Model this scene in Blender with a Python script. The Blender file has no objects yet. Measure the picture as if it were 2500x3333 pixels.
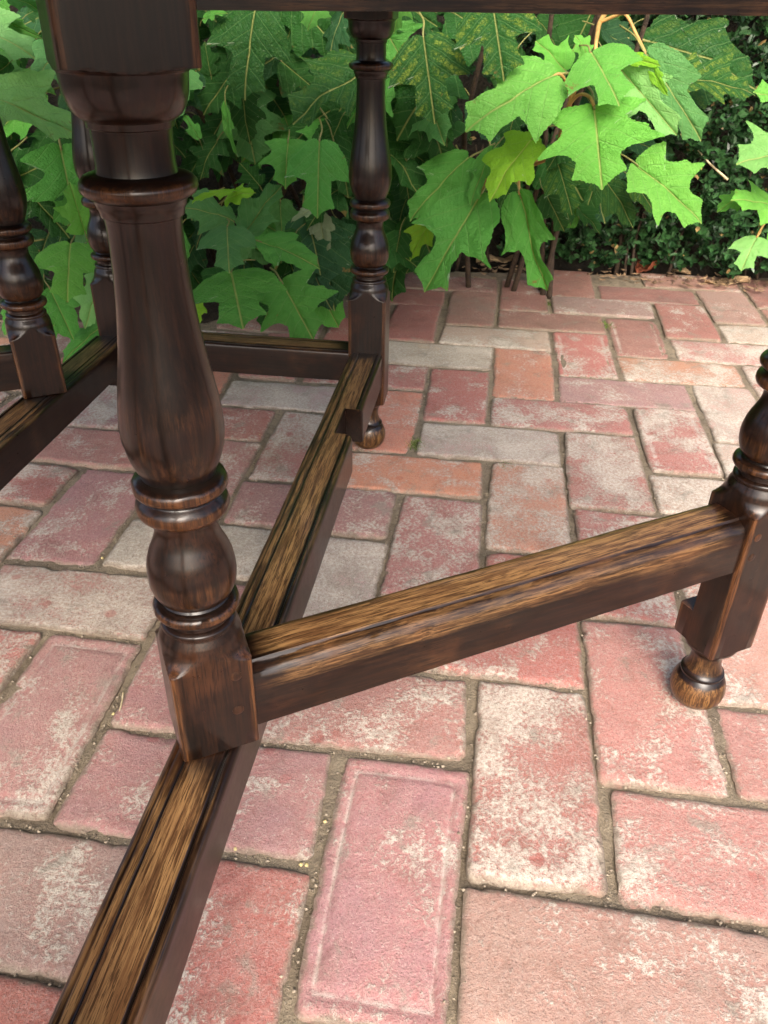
import bpy, math, random
import numpy as np
from mathutils import Vector, Matrix, Euler, noise as mnoise

R = math.radians
rng = random.Random(7)
sc = bpy.context.scene
col = sc.collection

# ------------------------------------------------------------------ camera, sky, sun, exposure
CAM_F, CAM_PITCH, CAM_ROLL, CAM_H = 2643.4, 0.57204, 0.020286, 0.61609
cp_, sp_ = math.cos(CAM_PITCH), math.sin(CAM_PITCH)
_f = Vector((0, cp_, -sp_)); _u0 = Vector((0, sp_, cp_)); _r0 = Vector((1, 0, 0))
_r = _r0 * math.cos(CAM_ROLL) + _u0 * math.sin(CAM_ROLL)
_u = _u0 * math.cos(CAM_ROLL) - _r0 * math.sin(CAM_ROLL)
cam_d = bpy.data.cameras.new('camera')
cam = bpy.data.objects.new('camera', cam_d); col.objects.link(cam)
cam_d.sensor_fit = 'VERTICAL'; cam_d.sensor_height = 36.0
cam_d.lens = CAM_F / 3333.0 * 36.0
cam_d.clip_start = 0.01; cam_d.clip_end = 500
m = Matrix((( _r.x, _u.x, -_f.x, 0), (_r.y, _u.y, -_f.y, 0), (_r.z, _u.z, -_f.z, CAM_H), (0, 0, 0, 1)))
cam.matrix_world = m
cam_d.dof.use_dof = True; cam_d.dof.focus_distance = 0.58
cam_d.dof.aperture_fstop = 34.0
sc.camera = cam

SUN_EL, SUN_AZ = R(39), R(178)          # azimuth clockwise from +Y
w = bpy.data.worlds.new('World'); sc.world = w; w.use_nodes = True
nt = w.node_tree; nt.nodes.clear()
wo = nt.nodes.new('ShaderNodeOutputWorld'); bg = nt.nodes.new('ShaderNodeBackground')
sky = nt.nodes.new('ShaderNodeTexSky'); sky.sky_type = 'NISHITA'; sky.sun_disc = False
sky.sun_elevation = SUN_EL; sky.sun_rotation = SUN_AZ
sky.air_density = 0.7; sky.dust_density = 6.0; sky.ozone_density = 0.6
bg.inputs['Strength'].default_value = 0.15
nt.links.new(sky.outputs[0], bg.inputs[0]); nt.links.new(bg.outputs[0], wo.inputs[0])

sd = bpy.data.lights.new('sun', 'SUN'); sun = bpy.data.objects.new('sun', sd); col.objects.link(sun)
sd.energy = 1.2; sd.angle = R(40); sd.color = (1.0, 0.96, 0.90)
sdir = Vector((math.sin(SUN_AZ) * math.cos(SUN_EL), math.cos(SUN_AZ) * math.cos(SUN_EL), math.sin(SUN_EL)))
sun.rotation_euler = sdir.to_track_quat('Z', 'Y').to_euler()
sun.location = (0, 0, 4)

sc.view_settings.view_transform = 'Standard'; sc.view_settings.look = 'None'
sc.view_settings.gamma = 1.0; sc.view_settings.use_curve_mapping = False
sc.view_settings.exposure = 1.62
sc.render.engine = 'CYCLES'
sc.cycles.max_bounces = 8; sc.cycles.diffuse_bounces = 4; sc.cycles.glossy_bounces = 4
sc.cycles.transmission_bounces = 4; sc.cycles.use_denoising = True

# ------------------------------------------------------------------ helpers
S = 2500 / 1659.0                        # reading scale of the photograph
def ray(px, py):
    x = (px * S - 1250) / CAM_F; y = (1666.5 - py * S) / CAM_F
    return _r * x + _u * y + _f
def at(px, py, Y):                       # the point of the place at depth Y that shows there
    d = ray(px, py); return Vector((0, 0, CAM_H)) + d * (Y / d.y)
def on_ground(px, py, z=0.0):
    d = ray(px, py); return Vector((0, 0, CAM_H)) + d * ((z - CAM_H) / d.z)

def tag(o, label=None, cat=None, group=None, kind=None):
    if label: o['label'] = label
    if cat: o['category'] = cat
    if group: o['group'] = group
    if kind: o['kind'] = kind
    return o
def link(name, me, mat=None, parent=None):
    o = bpy.data.objects.new(name, me); col.objects.link(o)
    if me is not None and mat is not None and len(me.materials) == 0: me.materials.append(mat)
    if parent: o.parent = parent
    return o
def empty(name, loc=(0, 0, 0), rz=0):
    o = bpy.data.objects.new(name, None); col.objects.link(o)
    o.location = loc; o.rotation_euler = (0, 0, rz); o.empty_display_size = 0.05
    return o
def mesh(name, verts, faces, smooth=True, sharp=None, attrs=None, uvs=None):
    me = bpy.data.meshes.new(name)
    me.from_pydata([tuple(v) for v in verts], [], faces); me.update()
    if smooth:
        me.polygons.foreach_set('use_smooth', [True] * len(me.polygons))
        if sharp: me.set_sharp_from_angle(angle=R(sharp))
    for k, vals in (attrs or {}).items():
        a = me.attributes.new(k, 'FLOAT', 'POINT'); a.data.foreach_set('value', list(vals))
    if uvs is not None:
        uv = me.uv_layers.new(name='UVMap')
        li = np.empty(len(me.loops), dtype=np.int32); me.loops.foreach_get('vertex_index', li)
        arr = np.asarray(uvs, dtype=np.float32)[li]; uv.data.foreach_set('uv', arr.ravel())
    return me
def loft(rings, closed=True, cap=True):
    n = len(rings[0]); V = [p for r in rings for p in r]; F = []
    for i in range(len(rings) - 1):
        for j in range(n if closed else n - 1):
            k = (j + 1) % n
            F.append((i * n + j, i * n + k, (i + 1) * n + k, (i + 1) * n + j))
    if cap and closed:
        F.append(tuple(range(n - 1, -1, -1))); b = (len(rings) - 1) * n
        F.append(tuple(b + j for j in range(n)))
    return V, F
def tube(pts, rad, n=8):
    pts = [Vector(p) for p in pts]; rings = []
    up = Vector((0.13, 0.21, 0.97))
    for i, p in enumerate(pts):
        t = (pts[min(i + 1, len(pts) - 1)] - pts[max(i - 1, 0)]).normalized()
        a = t.cross(up)
        if a.length < 1e-3: a = t.cross(Vector((1, 0, 0)))
        a.normalize(); b = t.cross(a)
        r = rad[i] if isinstance(rad, (list, tuple)) else rad
        rings.append([p + (a * math.cos(2 * math.pi * k / n) + b * math.sin(2 * math.pi * k / n)) * r for k in range(n)])
    return loft(rings)
def spline(P, sub=6):
    P = [Vector(p) for p in P]; Q = [P[0] * 2 - P[1]] + P + [P[-1] * 2 - P[-2]]; out = []
    for i in range(1, len(Q) - 2):
        for k in range(sub):
            t = k / sub; a, b, c, d = Q[i - 1], Q[i], Q[i + 1], Q[i + 2]
            out.append(0.5 * ((2 * b) + (c - a) * t + (2 * a - 5 * b + 4 * c - d) * t * t + (3 * b - a - 3 * c + d) * t ** 3))
    out.append(P[-1]); return out
def nz(x, y, z=0.0, s=1.0): return mnoise.noise(Vector((x * s, y * s, z * s)))

# ------------------------------------------------------------------ material building blocks
class NT:
    def __init__(self, name):
        self.m = bpy.data.materials.new(name); self.m.use_nodes = True
        self.t = self.m.node_tree; self.t.nodes.clear()
        self.out = self.n('ShaderNodeOutputMaterial')
    def n(self, typ, **kw):
        o = self.t.nodes.new(typ)
        for k, v in kw.items(): setattr(o, k, v)
        return o
    def l(self, a, b): self.t.links.new(a, b)
    def put(self, sock, v):
        if hasattr(v, 'is_linked') or hasattr(v, 'links'): self.l(v, sock)
        else: sock.default_value = v
    def math(self, op, a, b=0.0, c=0.0, clamp=False):
        o = self.n('ShaderNodeMath', operation=op, use_clamp=clamp)
        self.put(o.inputs[0], a); self.put(o.inputs[1], b); self.put(o.inputs[2], c); return o.outputs[0]
    def ramp(self, v, a, b, lo=0.0, hi=1.0):
        o = self.n('ShaderNodeMapRange', clamp=True); o.interpolation_type = 'SMOOTHSTEP'
        self.put(o.inputs[0], v); self.put(o.inputs[1], a); self.put(o.inputs[2], b); self.put(o.inputs[3], lo); self.put(o.inputs[4], hi)
        return o.outputs[0]
    def mix(self, f, a, b, mode='MIX'):
        o = self.n('ShaderNodeMix', data_type='RGBA', blend_type=mode)
        self.put(o.inputs[0], f)
        for s_, v in ((o.inputs[6], a), (o.inputs[7], b)):
            if isinstance(v, (tuple, list)): v = tuple(v) + ((1,) if len(v) == 3 else ())
            self.put(s_, v)
        return o.outputs[2]
    def noise(self, vec, scale, detail=4, rough=0.55, dist=0.0):
        o = self.n('ShaderNodeTexNoise'); self.put(o.inputs['Vector'], vec)
        o.inputs['Scale'].default_value = scale; o.inputs['Detail'].default_value = detail
        o.inputs['Roughness'].default_value = rough; o.inputs['Distortion'].default_value = dist
        return o.outputs['Fac']
    def voronoi(self, vec, scale, feature='F1'):
        o = self.n('ShaderNodeTexVoronoi', feature=feature); self.put(o.inputs['Vector'], vec)
        o.inputs['Scale'].default_value = scale; return o.outputs['Distance']
    def coords(self, scale=(1, 1, 1), rand=True, kind='Object'):
        tc = self.n('ShaderNodeTexCoord'); v = tc.outputs[kind]
        if rand:
            oi = self.n('ShaderNodeObjectInfo')
            mlt = self.n('ShaderNodeVectorMath', operation='SCALE')
            cx = self.n('ShaderNodeCombineXYZ'); self.l(oi.outputs['Random'], cx.inputs[0]); self.l(oi.outputs['Random'], cx.inputs[1])
            cx.inputs[2].default_value = 0.3
            self.l(cx.outputs[0], mlt.inputs[0]); mlt.inputs['Scale'].default_value = 37.0
            ad = self.n('ShaderNodeVectorMath', operation='ADD'); self.l(v, ad.inputs[0]); self.l(mlt.outputs[0], ad.inputs[1]); v = ad.outputs[0]
        if scale != (1, 1, 1):
            mp = self.n('ShaderNodeVectorMath', operation='MULTIPLY'); self.l(v, mp.inputs[0]); mp.inputs[1].default_value = scale; v = mp.outputs[0]
        return v
    def attr(self, name):
        o = self.n('ShaderNodeAttribute'); o.attribute_name = name; return o.outputs['Fac']
    def bump(self, h, strength=0.3, dist=0.002, prev=None):
        o = self.n('ShaderNodeBump'); self.put(o.inputs['Height'], h); o.inputs['Strength'].default_value = strength
        o.inputs['Distance'].default_value = dist
        if prev is not None: self.l(prev, o.inputs['Normal'])
        return o.outputs[0]
    def bsdf(self, color, rough=0.6, normal=None, **kw):
        o = self.n('ShaderNodeBsdfPrincipled')
        if isinstance(color, (tuple, list)): color = tuple(color)[:3] + (1,)
        self.put(o.inputs['Base Color'], color); self.put(o.inputs['Roughness'], rough)
        if normal is not None: self.l(normal, o.inputs['Normal'])
        for k, v in kw.items(): self.put(o.inputs[k.replace('_', ' ')], v)
        return o.outputs[0]
    def done(self, sh): self.l(sh, self.out.inputs[0]); return self.m

def mat_wood(name, along, lo, hi, worn, nf, coat):
    t = NT(name)
    sc_a = {'x': (1, 20, 20), 'z': (20, 20, 1)}[along]
    sc_f = {'x': (1, 24, 24), 'z': (24, 24, 1)}[along]
    v0 = t.coords((1, 1, 1)); va = t.coords(sc_a); vf = t.coords(sc_f)
    wear = t.attr('wear')
    streak = t.noise(va, 14.0, 7, 0.72, 0.05)           # long figure
    pores = t.noise(vf, 38.0, 4, 0.65, 0.0)           # open oak pores
    blot = t.noise(v0, 14.0, 4, 0.6)
    small = t.noise(v0, 160.0, 3, 0.6)
    dark = t.mix(t.ramp(streak, 0.35, 0.7), (0.0042, 0.0022, 0.0015), (0.0155, 0.0064, 0.0033))
    dark = t.mix(t.ramp(blot, 0.50, 0.75, 0.0, 0.8), dark, (0.042, 0.0158, 0.0066))
    light = t.mix(t.ramp(streak, 0.40, 0.58), lo, hi)
    light = t.mix(t.ramp(blot, 0.35, 0.7, 0.0, 0.6), light, worn)
    light = t.mix(t.ramp(pores, 0.51, 0.575, 0.0, 0.85), light, (0.034, 0.015, 0.006))
    dark = t.mix(t.ramp(pores, 0.52, 0.59, 0.0, 0.75), dark, (0.0035, 0.002, 0.0015))
    wf = t.math('ADD', wear, t.math('MULTIPLY', t.math('SUBTRACT', blot, 0.5), 0.75 * nf))
    wf = t.math('ADD', wf, t.math('MULTIPLY', t.math('SUBTRACT', streak, 0.5), 0.5 * nf))
    c = t.mix(t.ramp(wf, 0.12, 0.85), dark, light)
    c = t.mix(t.ramp(wear, -0.1, -0.6), c, (0.006, 0.004, 0.003))   # near-black in the grooves
    rough = t.math('ADD', 0.24, t.math('MULTIPLY', small, 0.12))
    rough = t.math('ADD', rough, t.ramp(wf, 0.3, 0.9, 0.0, 0.12))
    b = t.bump(t.math('MULTIPLY', pores, t.ramp(wf, 0.1, 0.7, 0.12, 1.0)), 0.2, 0.0006); b = t.bump(blot, 0.05, 0.004, b)
    return t.done(t.bsdf(c, rough, b, Specular_IOR_Level=0.26, Coat_Weight=coat, Coat_Roughness=0.11))

def mat_brick():
    t = NT('old_brick')
    oi = t.n('ShaderNodeObjectInfo'); base = oi.outputs['Color']; white = oi.outputs['Alpha']
    v = t.coords(); edge = t.attr('edge')
    big = t.noise(v, 13.0, 4, 0.6, 0.3); mid = t.noise(v, 48.0, 9, 0.74, 0.5); fine = t.noise(v, 210.0, 6, 0.75); grit = t.noise(v, 620.0, 3, 0.6)
    base = t.mix(0.10, base, (0.26, 0.235, 0.225))
    c = t.mix(t.ramp(big, 0.3, 0.72), base, t.mix(0.45, base, (0.36, 0.10, 0.07)))
    c = t.mix(t.math('MULTIPLY', t.ramp(t.noise(v, 300.0, 4, 0.75), 0.36, 0.66), t.math('ADD', 0.04, t.math('MULTIPLY', white, 0.42))), c, (0.52, 0.48, 0.43))
    c = t.mix(t.ramp(mid, 0.35, 0.75, 0.0, 0.55), c, t.mix(0.5, base, (0.34, 0.19, 0.16)))
    c = t.mix(t.ramp(fine, 0.55, 0.75, 0.0, 0.5), c, (0.16, 0.075, 0.062))
    # lime and mortar film left on the face, in cloudy patches with crisp little islands
    f = t.math('ADD', t.math('ADD', t.math('MULTIPLY', big, 1.0), t.math('MULTIPLY', grit, 0.40)), t.math('ADD', t.math('MULTIPLY', mid, 0.50), t.math('MULTIPLY', fine, 0.75)))
    thr = t.math('SUBTRACT', 1.325 + 0.24, t.math('MULTIPLY', white, 0.50))
    film = t.math('ADD', t.math('MULTIPLY', t.ramp(t.math('SUBTRACT', f, thr), -0.05, 0.07), 0.72), t.math('MULTIPLY', t.math('MULTIPLY', t.ramp(t.math('SUBTRACT', f, thr), -0.38, 0.25), t.ramp(fine, 0.34, 0.62)), 0.32))
    limec = t.mix(t.ramp(t.math('ADD', t.math('MULTIPLY', fine, 0.6), t.math('MULTIPLY', big, 0.4)), 0.36, 0.62), (0.22, 0.195, 0.155), (0.52, 0.49, 0.415))
    c = t.mix(t.math('MULTIPLY', film, 0.84, 0.0, True), c, limec)
    vein = t.ramp(t.math('ABSOLUTE', t.math('SUBTRACT', t.noise(v, 55.0, 5, 0.7, 1.2), 0.5)), 0.012, 0.0)
    c = t.mix(t.math('MULTIPLY', vein, t.math('MULTIPLY', white, 0.55)), c, (0.55, 0.51, 0.46))
    c = t.mix(t.math('MULTIPLY', t.ramp(t.attr('rim'), 0.3, 0.9), t.ramp(mid, 0.40, 0.56, 0.05, 0.7)), c, (0.44, 0.39, 0.34))
    mk = t.math('MULTIPLY', t.ramp(t.voronoi(v, 21.0), 0.16, 0.13), t.ramp(t.noise(v, 9.0, 1), 0.52, 0.56))
    c = t.mix(t.math('MULTIPLY', mk, 0.6), c, t.mix(0.5, base, (0.30, 0.07, 0.055)))
    lich = t.ramp(t.noise(v, 24.0, 6, 0.7, 0.4), 0.56, 0.68, 0.0, 0.62)
    c = t.mix(lich, c, (0.22, 0.205, 0.165))
    dirt = t.ramp(t.math('ADD', edge, t.math('MULTIPLY', t.math('SUBTRACT', mid, 0.5), 1.4)), 0.50, 1.0, 0.0, 0.85)
    c = t.mix(dirt, c, t.mix(fine, (0.10, 0.075, 0.05), (0.25, 0.205, 0.15)))
    pit = t.ramp(t.voronoi(v, 95.0), 0.10, 0.03)
    c = t.mix(t.math('MULTIPLY', pit, 0.35), c, (0.09, 0.05, 0.04))
    h = t.math('ADD', t.math('MULTIPLY', mid, 0.6), t.math('ADD', t.math('MULTIPLY', fine, 0.35), t.math('MULTIPLY', grit, 0.16)))
    h = t.math('SUBTRACT', h, t.math('MULTIPLY', pit, 0.15)); h = t.math('ADD', h, t.math('MULTIPLY', film, 0.12))
    stain = t.ramp(t.noise(v, 19.0, 6, 0.7, 0.8), 0.50, 0.68, 0.0, 0.5)
    c = t.mix(stain, c, t.mix(1.0, c, (0.62, 0.58, 0.54), 'MULTIPLY'))
    scr = t.ramp(t.math('ABSOLUTE', t.math('SUBTRACT', t.noise(v, 33.0, 2, 0.5, 2.5), 0.47)), 0.006, 0.0, 0.0, 0.4)
    c = t.mix(scr, c, (0.50, 0.45, 0.40))
    c = t.mix(t.ramp(grit, 0.57, 0.66, 0.0, 0.62), c, (0.11, 0.055, 0.045))
    c = t.mix(t.ramp(grit, 0.38, 0.28, 0.0, 0.5), c, (0.55, 0.48, 0.42))
    b = t.bump(h, 0.7, 0.0045)
    return t.done(t.bsdf(c, t.math('SUBTRACT', 0.74, t.math('MULTIPLY', fine, 0.25)), b, Specular_IOR_Level=0.45))

def mat_sand():
    t = NT('joint_sand'); v = t.coords(rand=False)
    a = t.noise(v, 9.0, 4, 0.6); b_ = t.noise(v, 90.0, 5, 0.7); g = t.noise(v, 480.0, 4, 0.75); m_ = t.noise(v, 5.0, 3, 0.6)
    c = t.mix(t.ramp(a, 0.3, 0.7), (0.20, 0.155, 0.105), (0.37, 0.30, 0.205))
    c = t.mix(t.ramp(b_, 0.48, 0.72, 0, 0.65), c, (0.09, 0.07, 0.045))
    c = t.mix(t.ramp(g, 0.56, 0.72, 0, 0.8), c, (0.44, 0.38, 0.28))
    c = t.mix(t.ramp(g, 0.42, 0.28, 0, 0.7), c, (0.035, 0.027, 0.02))
    c = t.mix(t.ramp(m_, 0.60, 0.74, 0, 0.3), c, (0.11, 0.11, 0.045))
    bb = t.bump(t.math('ADD', b_, g), 1.0, 0.008)
    return t.done(t.bsdf(c, 0.95, bb))

def mat_soil():
    t = NT('garden_soil'); v = t.coords(rand=False)
    a = t.noise(v, 12.0, 6, 0.7); g = t.noise(v, 120.0, 4, 0.7)
    c = t.mix(t.ramp(a, 0.3, 0.7), (0.035, 0.024, 0.016), (0.085, 0.06, 0.04))
    return t.done(t.bsdf(c, 0.95, t.bump(t.math('ADD', a, g), 0.8, 0.02)))

def mat_leaf():
    t = NT('hydrangea_leaf')
    oi = t.n('ShaderNodeObjectInfo'); base = oi.outputs['Color']; chl = oi.outputs['Alpha']
    uv = t.n('ShaderNodeUVMap'); sp = t.n('ShaderNodeSeparateXYZ'); t.l(uv.outputs[0], sp.inputs[0])
    x = t.math('ABSOLUTE', sp.outputs[0]); y = sp.outputs[1]
    vo = t.coords((1, 1, 1), True)
    wob = t.math('MULTIPLY', t.math('SUBTRACT', t.noise(vo, 7.0, 3), 0.5), 0.05)
    mid = t.ramp(x, 0.016, 0.006)
    s_ = t.math('ADD', t.math('SUBTRACT', y, t.math('MULTIPLY', x, 0.85)), wob)
    fr = t.math('ABSOLUTE', t.math('SUBTRACT', t.math('FRACT', t.math('ADD', t.math('MULTIPLY', s_, 5.2), 0.22)), 0.5))
    side = t.ramp(fr, 0.060, 0.018)
    s2 = t.math('ADD', t.math('ADD', y, t.math('MULTIPLY', x, 1.1)), t.math('MULTIPLY', wob, 2.0))
    fr2 = t.math('ABSOLUTE', t.math('SUBTRACT', t.math('FRACT', t.math('MULTIPLY', s2, 17.0)), 0.5))
    tert = t.math('MULTIPLY', t.ramp(fr2, 0.2, 0.04), 0.35)
    net = t.voronoi(vo, 24.0, 'DISTANCE_TO_EDGE')
    netm = t.ramp(net, 0.10, 0.02, 0.0, 0.4)
    vein = t.math('MAXIMUM', mid, t.math('MULTIPLY', side, 0.7))
    mott = t.noise(vo, 6.0, 4, 0.6)
    c = t.mix(t.ramp(mott, 0.3, 0.7, 0.0, 0.45), base, t.mix(1.0, base, (0.62, 0.80, 0.62), 'MULTIPLY'))
    c = t.mix(t.math('MULTIPLY', t.math('MAXIMUM', t.math('MULTIPLY', tert, 0.4), netm), 0.45), c, t.mix(1.0, base, (0.62, 0.72, 0.55), 'MULTIPLY'))
    # yellowing between the veins
    away = t.math('MULTIPLY', t.ramp(fr, 0.10, 0.36), t.math('MULTIPLY', t.ramp(x, 0.03, 0.14), t.ramp(t.noise(vo, 15.0, 5, 0.7, 0.6), 0.40, 0.58)))
    yel = t.math('MULTIPLY', away, chl)
    c = t.mix(t.math('MULTIPLY', yel, t.ramp(net, 0.0, 0.14, 0.10, 0.5)), c, (0.26, 0.32, 0.035))
    c = t.mix(t.math('MULTIPLY', vein, 0.55), c, t.mix(t.math('MULTIPLY', mid, 0.8), t.mix(0.5, base, (0.22, 0.36, 0.13)), (0.42, 0.40, 0.13)))
    spot = t.ramp(t.voronoi(vo, 9.0), 0.06, 0.03)
    c = t.mix(t.math('MULTIPLY', spot, 0.5), c, (0.16, 0.13, 0.03))
    burn = t.ramp(t.math('ADD', t.noise(vo, 3.2, 5, 0.7, 0.5), t.math('MULTIPLY', t.math('MAXIMUM', x, t.math('MULTIPLY', y, 0.5)), 0.36)), 0.78, 0.84, 0.0, 0.8)
    c = t.mix(burn, c, (0.17, 0.11, 0.03))
    geo = t.n('ShaderNodeNewGeometry')
    back = t.mix(0.6, base, (0.30, 0.38, 0.26))
    c = t.mix(geo.outputs['Backfacing'], c, back)
    h = t.math('SUBTRACT', t.math('MULTIPLY', mott, 0.5), t.math('ADD', t.math('MULTIPLY', vein, 0.5), t.math('ADD', t.math('MULTIPLY', tert, 0.12), t.math('MULTIPLY', netm, 0.35))))
    b = t.bump(h, 0.5, 0.05)
    d = t.bsdf(c, t.math('ADD', 0.46, t.math('MULTIPLY', mott, 0.2)), b, Specular_IOR_Level=0.25)
    tr = t.n('ShaderNodeBsdfTranslucent')
    t.l(t.mix(1.0, c, (1.15, 1.25, 0.55), 'MULTIPLY'), tr.inputs[0])
    ms = t.n('ShaderNodeMixShader'); ms.inputs[0].default_value = 0.34
    t.l(d, ms.inputs[1]); t.l(tr.outputs[0], ms.inputs[2])
    return t.done(ms.outputs[0])

def mat_plain(name, a, b, scale=30.0, rough=0.7, bump=0.4, dist=0.003, spec=0.4, stretch=(1, 1, 1)):
    t = NT(name); v = t.coords(stretch)
    n1 = t.noise(v, scale, 5, 0.65); n2 = t.noise(v, scale * 5, 3, 0.6)
    c = t.mix(t.ramp(t.math('ADD', n1, t.math('MULTIPLY', t.math('SUBTRACT', n2, 0.5), 0.4)), 0.3, 0.7), a, b)
    return t.done(t.bsdf(c, rough, t.bump(t.math('ADD', n1, n2), bump, dist), Specular_IOR_Level=spec))

def mat_box():
    t = NT('box_leaf'); tint = t.attr('tint')
    c = t.mix(tint, (0.008, 0.026, 0.010), (0.036, 0.105, 0.030))
    c = t.mix(t.ramp(tint, 0.975, 0.985), c, (0.32, 0.22, 0.09))
    d = t.bsdf(c, 0.36, None, Specular_IOR_Level=0.5)
    tr = t.n('ShaderNodeBsdfTranslucent'); t.l(c, tr.inputs[0])
    ms = t.n('ShaderNodeMixShader'); ms.inputs[0].default_value = 0.15
    t.l(d, ms.inputs[1]); t.l(tr.outputs[0], ms.inputs[2])
    return t.done(ms.outputs[0])

M_LEG = mat_wood('dark_turned_oak', 'z', (0.045, 0.016, 0.006), (0.150, 0.062, 0.021), (0.085, 0.030, 0.010), 0.8, 0.22)
M_RAIL = mat_wood('worn_oak_rail', 'x', (0.066, 0.031, 0.012), (0.245, 0.138, 0.054), (0.12, 0.055, 0.021), 1.0, 0.22)
M_FOOT = mat_wood('worn_oak_foot', 'z', (0.075, 0.032, 0.011), (0.25, 0.13, 0.045), (0.13, 0.055, 0.018), 1.0, 0.2)
M_BRICK = mat_brick(); M_SAND = mat_sand(); M_SOIL = mat_soil(); M_LEAF = mat_leaf(); M_BOX = mat_box()
M_STEM = mat_plain('young_stem', (0.30, 0.17, 0.05), (0.42, 0.26, 0.08), 40, 0.6, 0.2, 0.002)
M_WOODY = mat_plain('woody_stem', (0.022, 0.014, 0.009), (0.06, 0.038, 0.022), 60, 0.85, 0.6, 0.004)
M_PETIOLE = mat_plain('petiole', (0.10, 0.13, 0.03), (0.20, 0.17, 0.05), 30, 0.55, 0.1, 0.002)
M_DEAD = mat_plain('dead_leaf', (0.16, 0.09, 0.04), (0.42, 0.30, 0.17), 25, 0.8, 0.5, 0.004)
M_RUST = mat_plain('rust_dead_leaf', (0.12, 0.028, 0.012), (0.26, 0.075, 0.028), 40, 0.85, 0.5, 0.004)
M_SEED = mat_plain('yellow_seed', (0.30, 0.24, 0.10), (0.44, 0.38, 0.19), 200, 0.5, 0.1, 0.001)
M_STRAW = mat_plain('straw', (0.40, 0.32, 0.18), (0.60, 0.52, 0.34), 90, 0.7, 0.2, 0.001)
M_LITTER = mat_plain('litter', (0.05, 0.028, 0.015), (0.26, 0.17, 0.095), 9, 0.85, 0.4, 0.003)
M_GRIT = mat_plain('grit', (0.08, 0.06, 0.042), (0.32, 0.27, 0.20), 130, 0.9, 0.3, 0.001)
M_CORE = mat_plain('hedge_dark_core', (0.010, 0.009, 0.006), (0.028, 0.022, 0.014), 30, 0.95, 0.6, 0.02)
M_MOSS = mat_plain('moss', (0.05, 0.09, 0.015), (0.14, 0.19, 0.04), 120, 0.95, 0.6, 0.003)

# ------------------------------------------------------------------ ground
gv, gf = [], []
xs = [-300, -60, -12, -4, -2, 0, 2, 4, 12, 60, 300]
for yy in xs:
    for xx in xs: gv.append((xx, yy, -0.045))
for i in range(len(xs) - 1):
    for j in range(len(xs) - 1):
        a = i * len(xs) + j; gf.append((a, a + 1, a + 1 + len(xs), a + len(xs)))
tag(link('ground', mesh('ground', gv, gf), M_SOIL), kind='structure')

# ------------------------------------------------------------------ brick pavement (90-degree herringbone)
MOD = 0.121; LYAW = -0.12571; LOX, LOY = 0.07024, 0.39641
lc, ls = math.cos(LYAW), math.sin(LYAW)
def lat2w(a, b): return (LOX + MOD * (lc * a - ls * b), LOY + MOD * (ls * a + lc * b))
def w2lat(x, y):
    x -= LOX; y -= LOY; return ((lc * x + ls * y) / MOD, (-ls * x + lc * y) / MOD)
def far_edge(x):                                    # where the bricks stop at the planting bed
    return 2.12 if x > 0.0 else 2.12 + x * 1.1 if x > -0.4 else 1.68
def brick_of(a, b):
    i, j = math.floor(a), math.floor(b); c = (i - j) % 4
    if c == 0: return ('V', i, j)
    if c == 3: return ('V', i, j - 1)
    if c == 1: return ('H', i, j)
    return ('H', i - 1, j)

RED = (0.32, 0.074, 0.056); PINK = (0.32, 0.116, 0.098); MAUVE = (0.27, 0.120, 0.122); DUSK = (0.25, 0.150, 0.130)
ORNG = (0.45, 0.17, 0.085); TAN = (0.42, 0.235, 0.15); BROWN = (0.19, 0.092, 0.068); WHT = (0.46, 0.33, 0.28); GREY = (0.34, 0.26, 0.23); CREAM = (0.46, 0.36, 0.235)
TONE = {('V',0,0):(RED,.50,0),('V',1,1):(PINK,.30,0),('V',-1,-1):(MAUVE,.20,1),('H',0,-1):(DUSK,.26,0),('H',1,0):((0.34,0.135,0.108),.40,0),
 ('V',2,2):(TAN,.42,0),('H',2,1):(PINK,.22,0),('H',-2,1):(PINK,.40,0),('H',-1,2):(RED,.34,0),('H',0,3):(RED,.36,0),('V',-1,3):(PINK,.46,0),
 ('V',0,4):(ORNG,.56,0),('V',1,5):(RED,.58,0),('V',2,6):(RED,.46,1),('V',3,7):(WHT,.72,0),('H',1,4):(RED,.44,0),('H',2,5):(TAN,.74,0),('H',3,6):(WHT,.6,0),
 ('H',-2,5):(ORNG,.36,0),('H',-1,6):(WHT,.86,0),('H',0,7):(RED,.34,0),('H',1,8):(DUSK,.32,0),('H',2,9):(ORNG,.44,0),('H',3,10):(PINK,.5,0),('H',4,11):(WHT,.66,0),
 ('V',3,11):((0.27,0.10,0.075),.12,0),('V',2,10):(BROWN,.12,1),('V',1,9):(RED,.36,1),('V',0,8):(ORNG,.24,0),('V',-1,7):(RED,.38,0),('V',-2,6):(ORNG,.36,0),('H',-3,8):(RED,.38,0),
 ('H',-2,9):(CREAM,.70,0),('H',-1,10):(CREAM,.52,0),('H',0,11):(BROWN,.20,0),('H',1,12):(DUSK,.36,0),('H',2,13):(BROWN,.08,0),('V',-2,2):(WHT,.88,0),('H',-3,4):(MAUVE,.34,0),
 ('V',-3,5):(PINK,.5,0),('V',-3,1):(MAUVE,.24,0),('H',-4,3):(WHT,.90,0),('V',-4,4):(MAUVE,.30,0),('V',-5,3):(MAUVE,.34,0),('H',-5,2):(PINK,.62,0),('V',-4,0):(MAUVE,.26,1),
 ('H',-3,0):(MAUVE,.30,0),('H',-4,-1):((0.25,0.165,0.145),.40,0),('V',-3,-3):(RED,.24,0),('V',-2,-2):(RED,.30,0),('H',-5,6):(RED,.36,0),('H',-6,5):(PINK,.32,0),('H',-4,7):(WHT,.74,0),
 ('V',3,3):(TAN,.4,0),('H',3,2):(PINK,.3,0),('V',4,8):(PINK,.6,0),('V',4,4):(WHT,.6,0)}
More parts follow.
